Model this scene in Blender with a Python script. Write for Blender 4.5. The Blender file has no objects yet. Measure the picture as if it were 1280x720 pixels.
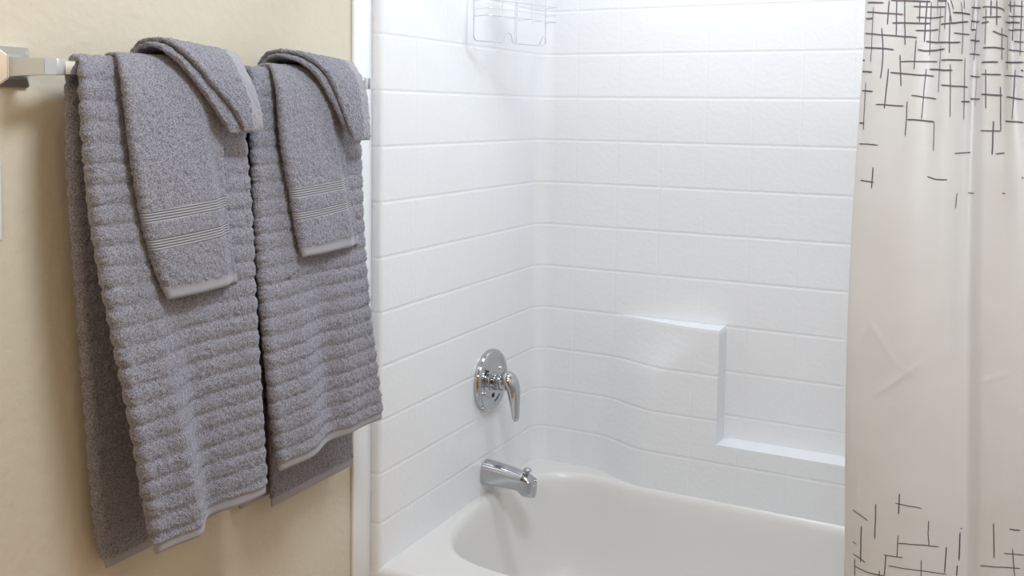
import bpy, bmesh, math, random
import numpy as np
from mathutils import Vector, Matrix

random.seed(7)
RNG = np.random.default_rng(11)
SC = bpy.context.scene
COL = SC.collection
PI = math.pi

# ------------------------------------------------------------------ camera
cam_data = bpy.data.cameras.new('camera')
cam = bpy.data.objects.new('camera', cam_data)
COL.objects.link(cam)
cam.location = (1.2657, -2.6867, 1.4794)
cam.rotation_euler = (1.49544529, -0.01335171, 0.46912492)
cam_data.sensor_fit = 'HORIZONTAL'
cam_data.sensor_width = 36.0
cam_data.lens = 34.450
cam_data.shift_y = -0.100485
cam_data.clip_start = 0.02
SC.camera = cam

# ------------------------------------------------------------------ world, exposure, lights
world = bpy.data.worlds.new('world')
SC.world = world
world.use_nodes = True
world.node_tree.nodes['Background'].inputs[0].default_value = (0.9, 0.95, 1.0, 1)
world.node_tree.nodes['Background'].inputs[1].default_value = 0.3
SC.view_settings.view_transform = 'Standard'
SC.view_settings.look = 'None'
SC.view_settings.exposure = 0.0
SC.view_settings.gamma = 1.0
SC.view_settings.use_curve_mapping = False


def area_light(name, loc, target, sx, sy, energy, color, shape='RECTANGLE'):
    d = bpy.data.lights.new(name, 'AREA')
    d.shape = shape
    d.size = sx
    if shape in ('RECTANGLE', 'ELLIPSE'):
        d.size_y = sy
    d.energy = energy
    d.color = color
    o = bpy.data.objects.new(name, d)
    COL.objects.link(o)
    o.location = loc
    o.rotation_euler = (Vector(target) - Vector(loc)).to_track_quat('-Z', 'Y').to_euler()
    return o


area_light('shower_downlight', (0.58, -0.45, 2.42), (0.58, -0.45, 0.0), 0.32, 0.32, 9.0, (0.80, 0.895, 1.0), 'DISK')
area_light('ceiling_lamp', (1.0, -1.60, 2.41), (0.88, -1.50, 0.0), 0.44, 0.44, 20.0, (0.78, 0.89, 1.0), 'DISK')
area_light('vanity_lamp', (0.80, -2.95, 1.95), (0.40, -0.6, 0.6), 0.55, 0.14, 5.5, (1.0, 0.76, 0.53))


# ------------------------------------------------------------------ material helpers
def new_mat(name, color, rough=0.5, metal=0.0, **kw):
    m = bpy.data.materials.new(name)
    m.use_nodes = True
    b = m.node_tree.nodes['Principled BSDF']
    b.inputs['Base Color'].default_value = (*color, 1)
    b.inputs['Roughness'].default_value = rough
    b.inputs['Metallic'].default_value = metal
    for k, v in kw.items():
        b.inputs[k].default_value = v
    return m


def nd(m, typ, **kw):
    n = m.node_tree.nodes.new(typ)
    for k, v in kw.items():
        setattr(n, k, v)
    return n


def lk(m, a, b):
    m.node_tree.links.new(a, b)


def mth(m, op, a, b=None, clamp=False):
    n = nd(m, 'ShaderNodeMath', operation=op, use_clamp=clamp)
    for i, v in enumerate((a, b)):
        if v is None:
            continue
        if isinstance(v, (int, float)):
            n.inputs[i].default_value = v
        else:
            lk(m, v, n.inputs[i])
    return n.outputs[0]


def noise_bump(m, scale, strength, dist, detail=2.0, prev=None, color_amt=None):
    tc = nd(m, 'ShaderNodeTexCoord')
    nz = nd(m, 'ShaderNodeTexNoise')
    nz.inputs['Scale'].default_value = scale
    nz.inputs['Detail'].default_value = detail
    lk(m, tc.outputs['Object'], nz.inputs['Vector'])
    bp = nd(m, 'ShaderNodeBump')
    bp.inputs['Strength'].default_value = strength
    bp.inputs['Distance'].default_value = dist
    lk(m, nz.outputs['Fac'], bp.inputs['Height'])
    if prev is not None:
        lk(m, prev, bp.inputs['Normal'])
    lk(m, bp.outputs['Normal'], m.node_tree.nodes['Principled BSDF'].inputs['Normal'])
    return bp.outputs['Normal'], nz


# rows and columns of the moulded tile pattern
ROWS = [1.6484 - 0.127 * k for k in range(-4, 8)] + [0.634, 0.516]


def surround_mat(name, axis):
    """white moulded fibreglass: grooves along z rows and one horizontal axis, orange peel between."""
    m = new_mat(name, (0.845, 0.848, 0.862), 0.28)
    m.node_tree.nodes['Principled BSDF'].inputs['Specular IOR Level'].default_value = 0.45
    tc = nd(m, 'ShaderNodeTexCoord')
    sp = nd(m, 'ShaderNodeSeparateXYZ')
    lk(m, tc.outputs['Object'], sp.inputs[0])
    dmin = None
    for z in ROWS:
        d = mth(m, 'ABSOLUTE', mth(m, 'SUBTRACT', sp.outputs['Z'], z))
        dmin = d if dmin is None else mth(m, 'MINIMUM', dmin, d)
    if axis == 'X':
        c = mth(m, 'SUBTRACT', sp.outputs['X'], 0.1197 - 0.13)
        per = 0.13
    else:
        c = mth(m, 'ADD', sp.outputs['Y'], 0.6975 + 0.1395)
        per = 0.1395
    f = mth(m, 'FRACT', mth(m, 'DIVIDE', c, per))
    dv = mth(m, 'MULTIPLY', mth(m, 'SUBTRACT', 0.5, mth(m, 'ABSOLUTE', mth(m, 'SUBTRACT', f, 0.5))), per)
    # the upright joints are shallower than the level ones
    hrow = nd(m, 'ShaderNodeMapRange', interpolation_type='SMOOTHSTEP')
    hrow.inputs['From Min'].default_value = 0.0008
    hrow.inputs['From Max'].default_value = 0.0060
    lk(m, dmin, hrow.inputs['Value'])
    hcol = nd(m, 'ShaderNodeMapRange', interpolation_type='SMOOTHSTEP')
    hcol.inputs['From Min'].default_value = 0.0005
    hcol.inputs['From Max'].default_value = 0.0050
    hcol.inputs['To Min'].default_value = 0.52
    lk(m, dv, hcol.inputs['Value'])
    h = mth(m, 'MINIMUM', hrow.outputs[0], hcol.outputs[0])
    bp = nd(m, 'ShaderNodeBump')
    bp.inputs['Strength'].default_value = 0.75
    bp.inputs['Distance'].default_value = 0.0011
    lk(m, h, bp.inputs['Height'])
    noise_bump(m, 75, 0.45, 0.0018, 2.0, prev=bp.outputs['Normal'])
    return m


M_BACK = surround_mat('moulded tile back', 'X')
M_END = surround_mat('moulded tile end', 'Y')
M_TUB = new_mat('white tub enamel', (0.75, 0.725, 0.695), 0.27)
M_WALL = new_mat('beige painted drywall', (0.665, 0.595, 0.475), 0.75)
noise_bump(M_WALL, 55, 0.45, 0.004, 3.0)
M_CEIL = new_mat('white ceiling paint', (0.82, 0.81, 0.78), 0.8)
M_TRIM = new_mat('white trim paint', (0.85, 0.86, 0.87), 0.4)
M_FLOOR = new_mat('warm bounce vinyl floor', (0.55, 0.34, 0.18), 0.5)  # unseen floor, coloured warm tan to bounce warm light onto the lower walls
noise_bump(M_FLOOR, 8, 0.1, 0.002)
M_DOOR = new_mat('brown wooden door', (0.10, 0.055, 0.03), 0.45)
noise_bump(M_DOOR, 14, 0.2, 0.002)
M_CHROME = new_mat('chrome', (0.53, 0.54, 0.56), 0.07, 1.0)
M_SATIN = new_mat('brushed chrome', (0.74, 0.755, 0.78), 0.32, 1.0)
M_DARK = new_mat('dark slot', (0.03, 0.03, 0.035), 0.5)
M_BLUE = new_mat('blue mark', (0.05, 0.22, 0.55), 0.4)
M_RED = new_mat('red mark', (0.55, 0.06, 0.05), 0.4)
M_WIRE = new_mat('white coated wire', (0.76, 0.78, 0.84), 0.30, 0.40)
M_PLASTIC = new_mat('white plastic', (0.80, 0.82, 0.85), 0.35)
M_ACRYL = new_mat('polished rail', (0.86, 0.885, 0.92), 0.12, 1.0)


def terry_mat(name, base, dark):
    m = new_mat(name, base, 0.95)
    b = m.node_tree.nodes['Principled BSDF']
    b.inputs['Specular IOR Level'].default_value = 0.1
    b.inputs['Sheen Weight'].default_value = 0.35
    b.inputs['Sheen Roughness'].default_value = 0.5
    b.inputs['Sheen Tint'].default_value = (0.85, 0.84, 0.90, 1)
    nrm, nz = noise_bump(m, 430, 1.0, 0.0022, 2.0)
    cr = nd(m, 'ShaderNodeValToRGB')
    cr.color_ramp.elements[0].position = 0.36
    cr.color_ramp.elements[0].color = (*dark, 1)
    cr.color_ramp.elements[1].position = 0.62
    cr.color_ramp.elements[1].color = (*base, 1)
    lk(m, nz.outputs['Fac'], cr.inputs[0])
    lk(m, cr.outputs[0], b.inputs['Base Color'])
    return m


M_TERRY = terry_mat('grey terry', (0.345, 0.335, 0.385), (0.155, 0.15, 0.172))
M_HEM = new_mat('grey woven hem', (0.335, 0.325, 0.36), 0.8, **{'Sheen Weight': 0.2})
noise_bump(M_HEM, 600, 0.35, 0.001)
M_BAND = new_mat('grey woven band', (0.385, 0.37, 0.40), 0.85, **{'Sheen Weight': 0.2})
_tc = nd(M_BAND, 'ShaderNodeTexCoord')
_sp = nd(M_BAND, 'ShaderNodeSeparateXYZ')
lk(M_BAND, _tc.outputs['Object'], _sp.inputs[0])
_zz = mth(M_BAND, 'SUBTRACT', _sp.outputs['Z'], mth(M_BAND, 'MULTIPLY', _sp.outputs['Y'], 0.05))
_w = mth(M_BAND, 'ABSOLUTE', mth(M_BAND, 'SINE', mth(M_BAND, 'MULTIPLY', _zz, PI / 0.0042)))
_bp = nd(M_BAND, 'ShaderNodeBump')
_bp.inputs['Strength'].default_value = 1.0
_bp.inputs['Distance'].default_value = 0.0016
lk(M_BAND, _w, _bp.inputs['Height'])
_cr = nd(M_BAND, 'ShaderNodeValToRGB')
_cr.color_ramp.elements[0].position = 0.08
_cr.color_ramp.elements[0].color = (0.20, 0.195, 0.22, 1)
_cr.color_ramp.elements[1].position = 0.40
_cr.color_ramp.elements[1].color = (0.325, 0.315, 0.35, 1)
lk(M_BAND, _w, _cr.inputs[0])
lk(M_BAND, _cr.outputs[0], M_BAND.node_tree.nodes['Principled BSDF'].inputs['Base Color'])
lk(M_BAND, _bp.outputs[0], M_BAND.node_tree.nodes['Principled BSDF'].inputs['Normal'])

M_CURT = bpy.data.materials.new('white curtain cloth')
M_CURT.use_nodes = True
_b = M_CURT.node_tree.nodes['Principled BSDF']
_b.inputs['Base Color'].default_value = (0.80, 0.78, 0.765, 1)
_b.inputs['Roughness'].default_value = 0.55
_tr = nd(M_CURT, 'ShaderNodeBsdfTranslucent')
_tr.inputs[0].default_value = (0.80, 0.77, 0.74, 1)
_mx = nd(M_CURT, 'ShaderNodeMixShader')
_mx.inputs[0].default_value = 0.40
lk(M_CURT, _b.outputs[0], _mx.inputs[1])
lk(M_CURT, _tr.outputs[0], _mx.inputs[2])
lk(M_CURT, _mx.outputs[0], M_CURT.node_tree.nodes['Material Output'].inputs[0])
noise_bump(M_CURT, 8, 0.40, 0.014, 2.5)
M_INK = new_mat('dark plum print', (0.12, 0.095, 0.12), 0.7)


# ------------------------------------------------------------------ object helpers
def thing(name, label, cat, loc=(0, 0, 0), group=None):
    o = bpy.data.objects.new(name, None)
    o.empty_display_size = 0.05
    COL.objects.link(o)
    o.location = loc
    o['label'] = label
    o['category'] = cat
    if group:
        o['group'] = group
    return o


def link(name, me, mats, parent=None, smooth=True, angle=None):
    o = bpy.data.objects.new(name, me)
    COL.objects.link(o)
    for m in (mats if isinstance(mats, (list, tuple)) else [mats]):
        me.materials.append(m)
    if smooth:
        me.polygons.foreach_set('use_smooth', [True] * len(me.polygons))
        if angle is not None:
            me.set_sharp_from_angle(angle=math.radians(angle))
    if parent is not None:
        o.parent = parent
        # geometry is written in world metres: keep it there
        o.matrix_parent_inverse = Matrix.Translation(-Vector(parent.location)) if parent.parent is None else Matrix.Identity(4)
    return o


def obj_bm(name, bm, mats, parent=None, smooth=True, angle=35):
    bmesh.ops.recalc_face_normals(bm, faces=bm.faces)
    me = bpy.data.meshes.new(name)
    bm.to_mesh(me)
    bm.free()
    return link(name, me, mats, parent, smooth, angle)


def struct(o):
    o['kind'] = 'structure'
    return o


def box(bm, lo, hi, bevel=0.0, seg=2):
    r = bmesh.ops.create_cube(bm, size=1.0)
    vs = r['verts']
    lo = Vector(lo); hi = Vector(hi)
    for v in vs:
        v.co = Vector((lo[i] + (v.co[i] + 0.5) * (hi[i] - lo[i]) for i in range(3)))
    if bevel > 0:
        es = list({e for v in vs for e in v.link_edges})
        bmesh.ops.bevel(bm, geom=es, offset=bevel, segments=seg, affect='EDGES', profile=0.5)
    return bm


def tube(bm, pts, r, n=10, closed=False, cap=True):
    pts = [Vector(p) for p in pts]
    L = len(pts)
    rings = []
    prev = None
    for i, p in enumerate(pts):
        a = pts[(i - 1) % L] if (closed or i > 0) else p
        b = pts[(i + 1) % L] if (closed or i < L - 1) else p
        t = (b - a).normalized()
        if prev is None:
            ref = Vector((0, 0, 1)) if abs(t.z) < 0.9 else Vector((1, 0, 0))
            u = t.cross(ref).normalized()
        else:
            u = (prev - t * prev.dot(t)).normalized()
        prev = u
        w = t.cross(u)
        rr = r[i] if isinstance(r, (list, tuple)) else r
        rings.append([bm.verts.new(p + (u * math.cos(2 * PI * k / n) + w * math.sin(2 * PI * k / n)) * rr) for k in range(n)])
    m = L if closed else L - 1
    for i in range(m):
        A = rings[i]; B = rings[(i + 1) % L]
        for k in range(n):
            bm.faces.new((A[k], A[(k + 1) % n], B[(k + 1) % n], B[k]))
    if cap and not closed:
        bm.faces.new(rings[0][::-1])
        bm.faces.new(rings[-1])
    return bm


def lathe_x(bm, prof, cy, cz, n=48):
    """prof: (x, r) list turned about the x axis through (cy, cz)."""
    rings = []
    for x, r in prof:
        if r < 1e-6:
            rings.append([bm.verts.new((x, cy, cz))])
        else:
            rings.append([bm.verts.new((x, cy + r * math.cos(2 * PI * k / n), cz + r * math.sin(2 * PI * k / n))) for k in range(n)])
    for A, B in zip(rings, rings[1:]):
        for k in range(n):
            k2 = (k + 1) % n
            if len(A) == 1 and len(B) == 1:
                continue
            if len(A) == 1:
                bm.faces.new((A[0], B[k], B[k2]))
            elif len(B) == 1:
                bm.faces.new((A[k], B[0], A[k2]))
            else:
                bm.faces.new((A[k], B[k], B[k2], A[k2]))
    return bm


def loft(bm, rings, cap0=True, cap1=True):
    R = [[bm.verts.new(p) for p in r] for r in rings]
    n = len(R[0])
    for A, B in zip(R, R[1:]):
        for k in range(n):
            bm.faces.new((A[k], A[(k + 1) % n], B[(k + 1) % n], B[k]))
    if cap0:
        bm.faces.new(R[0][::-1])
    if cap1:
        bm.faces.new(R[-1])
    return bm


def grid_mesh(name, P, mats, parent=None, closed_u=False):
    """P: (rows, cols, 3) array -> quad grid mesh."""
    r, c = P.shape[:2]
    idx = np.arange(r * c).reshape(r, c)
    if closed_u:
        idx2 = np.roll(idx, -1, axis=1)
        f = np.stack([idx[:-1], idx2[:-1], idx2[1:], idx[1:]], -1).reshape(-1, 4)
    else:
        f = np.stack([idx[:-1, :-1], idx[:-1, 1:], idx[1:, 1:], idx[1:, :-1]], -1).reshape(-1, 4)
    me = bpy.data.meshes.new(name)
    me.from_pydata(P.reshape(-1, 3).tolist(), [], f.tolist())
    me.update()
    return link(name, me, mats, parent)


def smoothstep(a, b, x):
    t = np.clip((np.asarray(x, float) - a) / (b - a), 0, 1)
    return t * t * (3 - 2 * t)


def cr_spline(P, u):
    P = np.asarray(P, float)
    n = len(P)
    u = np.asarray(u, float)
    i = np.clip(np.floor(u).astype(int), 0, n - 2)
    t = (u - i)[..., None]
    g = lambda k: P[np.clip(k, 0, n - 1)]
    a, b, c, d = g(i - 1), g(i), g(i + 1), g(i + 2)
    return .5 * ((2 * b) + (-a + c) * t + (2 * a - 5 * b + 4 * c - d) * t * t + (-a + 3 * b - 3 * c + d) * t ** 3)


# ------------------------------------------------------------------ the room
RIM = 0.41          # height of the tub deck
DRY = -0.03         # plane of the painted wall


def slab(name, lo, hi, mat):
    bm = bmesh.new()
    box(bm, lo, hi)
    return struct(obj_bm(name, bm, mat, smooth=False))


slab('wall_left', (-0.13, -3.1, 0.0), (DRY, 0.03, 2.44), M_WALL)
slab('wall_back', (-0.13, 0.03, 0.0), (1.65, 0.13, 2.44), M_WALL)
slab('wall_right', (1.552, -3.1, 0.0), (1.65, 0.03, 2.44), M_WALL)
slab('wall_front', (-0.13, -3.2, 0.0), (1.65, -3.1, 2.44), M_WALL)
slab('floor', (-0.13, -3.2, -0.1), (1.65, 0.13, 0.0), M_FLOOR)
slab('ceiling', (-0.13, -3.2, 2.44), (1.65, 0.13, 2.54), M_CEIL)
bm = bmesh.new()
box(bm, (0.05, -3.1, 0.005), (0.80, -3.075, 2.03), 0.004)
for lo, hi in (((0.15, 0.25), (0.70, 0.95)), ((0.15, 1.1), (0.70, 1.9))):
    box(bm, (lo[0], -3.077, lo[1]), (hi[0], -3.066, hi[1]), 0.006)
struct(obj_bm('added_door_1', bm, M_DOOR, smooth=False))  # unseen door added to give the chrome a dark brown reflection
# white strip that covers the surround's flange on the painted wall
bm = bmesh.new()
box(bm, (DRY, -0.915, 0.0), (DRY + 0.008, -0.846, 2.02), 0.003)
struct(obj_bm('trim_1', bm, M_TRIM, angle=40))

# ------------------------------------------------------------------ tub surround
surround = thing('shower_surround', 'white moulded tile-pattern tub surround with soap shelf and ledge, standing on the bathtub', 'shower surround', (0.0, 0.0, RIM))


def arc(cx, cy, r, a0, a1, n):
    return [(cx + r * math.cos(a0 + (a1 - a0) * i / n), cy + r * math.sin(a0 + (a1 - a0) * i / n)) for i in range(n + 1)]


def sweep(name, path, z0, z1, mat):
    zs = np.linspace(z0, z1, 60)
    P = np.array([[(x, y, z) for x, y in path] for z in zs])
    return grid_mesh(name, P, mat, surround)


end_path = [(DRY, -0.845)] + [(-0.03 + 0.03 * t, -0.845) for t in (0.2, 0.4)] + arc(-0.012, -0.833, 0.012, -PI / 2, 0, 8) + [(0, y) for y in np.linspace(-0.80, -0.05, 20)]
sweep('end_panel', end_path, 0.34, 2.02, M_END)
sweep('end_panel', [(1.52 - x, y) for x, y in end_path][::-1], 0.34, 2.02, M_END)
back_path = arc(0.05, -0.05, 0.05, PI, PI / 2, 12) + [(x, 0.0) for x in np.linspace(0.08, 1.44, 40)] + arc(1.47, -0.05, 0.05, PI / 2, 0, 12)
sweep('back_panel', back_path, RIM - 0.002, 2.02, M_BACK)

D_SH = 0.068      # how far the shelf and the ledge stand out of the back panel
Z_SHELF, Z_LEDGE, X_STEP = 0.887, 0.568, 0.583


def bulge_y(x, z):
    t = (Z_SHELF - z) / (Z_SHELF - RIM)
    x0 = 0.250 - 0.075 * t
    w = 0.30 - 0.05 * t
    t2 = smoothstep(0, 0.35, t)
    w = 0.31 * (1 - t2) + (0.205 - 0.01 * t) * t2
    s = np.clip((x - x0) / w, 0, 1)
    s = s * s * (3 - 2 * s) if z < Z_SHELF - 0.17 else (1 - smoothstep(0, 0.35, t)) * math.sin(s * PI / 2) ** 1.4 + smoothstep(0, 0.35, t) * s * s * (3 - 2 * s)
    return -D_SH * s


bm = bmesh.new()
xa = np.concatenate([np.linspace(0.15, X_STEP - 0.012, 64), [X_STEP]])
za = np.concatenate([np.linspace(RIM - 0.002, Z_LEDGE, 24), np.linspace(Z_LEDGE, Z_SHELF, 40)[1:]])
G = [[bm.verts.new((x, bulge_y(x, z) + 0.0004 if bulge_y(x, z) > -0.0005 else bulge_y(x, z), z)) for x in xa] for z in za]
for i in range(len(za) - 1):
    for j in range(len(xa) - 1):
        bm.faces.new((G[i][j], G[i][j + 1], G[i + 1][j + 1], G[i + 1][j]))
kl = 23
topb = [bm.verts.new((x, 0.004, Z_SHELF)) for x in xa]
for j in range(len(xa) - 1):
    bm.faces.new((G[-1][j], G[-1][j + 1], topb[j + 1], topb[j]))
# the upright step beside the ledge
sb = [bm.verts.new((X_STEP + 0.004, 0.004, z)) for z in za[kl:-1]] + [topb[-1]]
for i in range(kl, len(za) - 1):
    bm.faces.new((G[i][-1], sb[i - kl], sb[i - kl + 1], G[i + 1][-1]))
# the long low ledge
xl = np.linspace(X_STEP, 1.517, 40)
lf = [[G[i][-1] for i in range(kl + 1)]]
for x in xl[1:]:
    lf.append([bm.verts.new((x, -D_SH, z)) for z in za[:kl + 1]])
lb = [sb[0]] + [bm.verts.new((x, 0.004, Z_LEDGE + 0.003)) for x in xl[1:]]
for a, b, p, q in zip(lf, lf[1:], lb, lb[1:]):
    for i in range(kl):
        bm.faces.new((a[i], b[i], b[i + 1], a[i + 1]))
    bm.faces.new((a[kl], b[kl], q, p))
sharp = [e for e in bm.edges if len(e.link_faces) == 2 and e.calc_face_angle(0) > math.radians(50) and e.verts[0].co.y < -0.008 and e.verts[1].co.y < -0.008]
bmesh.ops.bevel(bm, geom=sharp, offset=0.007, segments=4, affect='EDGES', profile=0.5, clamp_overlap=True)
obj_bm('soap_shelf', bm, M_BACK, surround, angle=60)

# ------------------------------------------------------------------ bathtub
tub = thing('bathtub', 'white bathtub with oval basin set below the tile-pattern surround', 'bathtub', (0.76, -0.42, 0.0))
half = [(0.345, -0.060), (0.28, -0.052), (0.216, -0.047), (0.16, -0.058), (0.114, -0.076), (0.066, -0.118), (0.034, -0.19), (0.016, -0.28),
        (0.011, -0.365), (0.013, -0.45), (0.024, -0.54), (0.048, -0.615), (0.092, -0.678), (0.150, -0.714), (0.230, -0.731), (0.35, -0.737)]
hp = cr_spline(half, np.linspace(0, len(half) - 1, 110))
right = np.array([(1.52 - 0.004 - x, y) for x, y in hp])[::-1]
front_line = np.array([(x, -0.737) for x in np.linspace(0.37, 1.15, 50)])
back_line = np.array([(x, -0.0625) for x in np.linspace(1.15, 0.37, 50)])
outline = np.concatenate([hp, front_line, right, back_line])[:, :2]


def offs(poly, d):
    a = np.roll(poly, 1, 0); b = np.roll(poly, -1, 0)
    t = b - a
    t /= np.linalg.norm(t, axis=1)[:, None]
    n = np.stack([-t[:, 1], t[:, 0]], 1)   # inward for this (counter-clockwise) order
    return poly + n * d


def smooth_loop(p, k):
    for _ in range(k):
        p = (np.roll(p, 1, 0) + p * 2 + np.roll(p, -1, 0)) / 4
    return p


outline = smooth_loop(outline, 6)
ctr = np.array([0.76, -0.40])
rings = [(outline, RIM)]
for d, z in ((0.004, -0.0006), (0.008, -0.0025), (0.012, -0.006), (0.016, -0.012), (0.020, -0.022), (0.028, -0.06), (0.040, -0.13), (0.056, -0.20), (0.072, -0.255), (0.092, -0.29), (0.12, -0.31), (0.15, -0.318)):
    q = smooth_loop(offs(outline, d), 4 + int(d * 300))
    k = 1 - 0.10 * smoothstep(0.02, 0.15, d)
    q = q.copy()
    sh = smoothstep(1.0, 1.5, q[:, 0]) * 0.9 * d      # the far end is the sloping backrest
    q[:, 0] -= sh
    rings.append((q, RIM + z))
V = np.concatenate([np.concatenate([p, np.full((len(p), 1), z)], 1) for p, z in rings])
n = len(outline)
F = []
for r in range(len(rings) - 1):
    for i in range(n):
        j = (i + 1) % n
        F.append((r * n + i, r * n + j, (r + 1) * n + j, (r + 1) * n + i))
V = np.concatenate([V, [[0.70, -0.40, RIM - 0.322]]])
for i in range(n):
    F.append(((len(rings) - 1) * n + i, (len(rings) - 1) * n + (i + 1) % n, len(V) - 1))
me = bpy.data.meshes.new('basin')
me.from_pydata(V.tolist(), [], F)
me.update()
link('basin', me, M_TUB, tub)

bm = bmesh.new()
inner = [bm.verts.new((x, y, RIM)) for x, y in outline]
rect = []
for x in np.linspace(-0.03, 1.55, 40): rect.append((x, 0.002))
for y in np.linspace(0.002, -0.825, 24)[1:]: rect.append((1.55, y))
for x in np.linspace(1.55, -0.03, 40)[1:]: rect.append((x, -0.825))
for y in np.linspace(-0.825, 0.002, 24)[1:-1]: rect.append((-0.03, y))
outer = [bm.verts.new((x, y, RIM)) for x, y in rect]
ed = [bm.edges.new((a, b)) for a, b in zip(inner, inner[1:] + inner[:1])]
ed += [bm.edges.new((a, b)) for a, b in zip(outer, outer[1:] + outer[:1])]
bmesh.ops.triangle_fill(bm, use_beauty=True, use_dissolve=False, edges=ed)
for f in [f for f in bm.faces if all(v in set(inner) for v in f.verts)]:
    bm.faces.remove(f)
obj_bm('rim', bm, M_TUB, tub, smooth=False)
prof = [(-0.825, RIM)] + [(-0.825 - 0.022 * math.sin(a), RIM - 0.022 + 0.022 * math.cos(a)) for a in np.linspace(0.2, PI / 2, 8)] + [(-0.847, 0.30), (-0.840, 0.10), (-0.840, 0.0)]
P = np.array([[(x, y, z) for y, z in prof] for x in np.linspace(-0.03, 1.55, 20)])
grid_mesh('apron', P, M_TUB, tub)

# ------------------------------------------------------------------ shower valve
VY, VZ = -0.313, 0.730
valve = thing('shower_valve', 'round chrome shower valve plate with lever handle on the tiled end panel', 'shower valve', (0.0, VY, VZ))
bm = bmesh.new()
lathe_x(bm, [(0.0, 0.0865), (0.006, 0.0875), (0.012, 0.0870), (0.0165, 0.0835), (0.0185, 0.078), (0.0175, 0.072), (0.0145, 0.067), (0.0130, 0.061), (0.0135, 0.054), (0.0155, 0.046), (0.0165, 0.0)], VY, VZ, 72)
obj_bm('escutcheon', bm, M_CHROME, valve, angle=50)
for dy, dz in ((-0.042, -0.028), (0.044, 0.026)):
    bm = bmesh.new()
    lathe_x(bm, [(0.012, 0.0055), (0.0180, 0.0050), (0.0192, 0.003), (0.0180, 0.0)], VY + dy, VZ + dz, 16)
    obj_bm('screw', bm, M_SATIN, valve)
bm = bmesh.new()
lathe_x(bm, [(0.012, 0.033), (0.016, 0.033), (0.018, 0.030), (0.019, 0.025), (0.038, 0.0245), (0.040, 0.0225), (0.042, 0.0245), (0.049, 0.0245), (0.051, 0.0225), (0.053, 0.0240), (0.058, 0.0235), (0.061, 0.021), (0.062, 0.0)], VY, VZ, 40)
obj_bm('hub', bm, M_CHROME, valve, angle=40)
# lever: starts at the hub's end, arches out and hangs down
lp = [(0.048, 0.014, 0.022, 0.016), (0.062, 0.012, 0.0255, 0.020), (0.074, -0.003, 0.0255, 0.019), (0.080, -0.024, 0.0225, 0.0165), (0.083, -0.048, 0.0190, 0.0140), (0.085, -0.074, 0.0155, 0.0115), (0.087, -0.096, 0.0120, 0.009), (0.088, -0.104, 0.007, 0.005)]
q = cr_spline(lp, np.linspace(0, len(lp) - 1, 40))
rings_ = []
for i in range(len(q)):
    a = q[max(i - 1, 0)]; b = q[min(i + 1, len(q) - 1)]
    t = Vector((b[0] - a[0], 0, b[1] - a[1])).normalized()
    nn = Vector((-t.z, 0, t.x))
    c = Vector((q[i][0], VY, VZ + q[i][1]))
    rings_.append([tuple(c + Vector((0, 1, 0)) * q[i][2] * math.cos(th) + nn * q[i][3] * math.sin(th)) for th in np.linspace(0, 2 * PI, 25)[:-1]])
bm = bmesh.new()
loft(bm, rings_)
obj_bm('lever', bm, M_CHROME, valve, angle=60)
# dark slot, temperature marks on the plate
bm = bmesh.new()
box(bm, (0.0145, VY - 0.006, VZ - 0.047), (0.0172, VY + 0.006, VZ - 0.036), 0.0005)
o = obj_bm('slot', bm, M_DARK, valve); o['label'] = 'dark slot in the plate'
bm = bmesh.new()
for a0, a1 in ((-1.35, -0.85),):
    rr = []
    for a in np.linspace(a0, a1, 14):
        rr.append([(0.0150, VY + r * math.cos(a), VZ + r * math.sin(a)) for r in (0.0625, 0.066)] + [(0.0120, VY + r * math.cos(a), VZ + r * math.sin(a)) for r in (0.066, 0.0625)])
    loft(bm, rr)
o = obj_bm('cold_mark', bm, M_BLUE, valve); o['label'] = 'blue cold mark on the plate'

# ------------------------------------------------------------------ tub spout
SY, SZ = -0.325, 0.472
spout = thing('tub_spout', 'chrome tub spout with diverter knob over the basin', 'tub spout', (0.0, SY, SZ))
st = [(0.000, 0.0300, 0.033, -0.033), (0.006, 0.0310, 0.034, -0.034), (0.040, 0.0298, 0.0315, -0.0325), (0.080, 0.0278, 0.0260, -0.0325), (0.106, 0.0265, 0.0215, -0.0335), (0.116, 0.0260, 0.0195, -0.040), (0.124, 0.0255, 0.0175, -0.0465), (0.136, 0.0240, 0.0120, -0.0470), (0.146, 0.0215, 0.0040, -0.0470), (0.151, 0.018, -0.006, -0.0468), (0.1535, 0.014, -0.018, -0.0460)]
rings_ = []
for x, w, zt, zb in cr_spline(st, np.linspace(0, len(st) - 1, 46)):
    r = []
    for th in np.linspace(0, 2 * PI, 41)[:-1]:
        c, s_ = math.cos(th), math.sin(th)
        e = 0.82 + 0.0 * x
        yy = w * math.copysign(abs(c) ** e, c)
        k = zt if s_ >= 0 else -zb
        e2 = 0.95 if s_ >= 0 else 0.6 - min(x, 0.1) * 1.5
        zz = k * math.copysign(abs(s_) ** max(e2, 0.4), s_)
        r.append((x, SY + yy, SZ + zz))
    rings_.append(r)
bm = bmesh.new()
loft(bm, rings_)
obj_bm('body', bm, M_CHROME, spout, angle=50)
bm = bmesh.new()
pr = [(0.010, 0.0055), (0.021, 0.0055), (0.023, 0.0075), (0.026, 0.0110), (0.030, 0.0115), (0.0325, 0.0095), (0.0335, 0.0)]
rings_ = [[(0.131 + r * math.cos(a), SY + r * math.sin(a), SZ + h - 0.001) for a in np.linspace(0, 2 * PI, 25)[:-1]] for h, r in [(h, max(r, 0.0008)) for h, r in pr]]
loft(bm, rings_)
obj_bm('diverter_knob', bm, M_CHROME, spout, angle=50)

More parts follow.
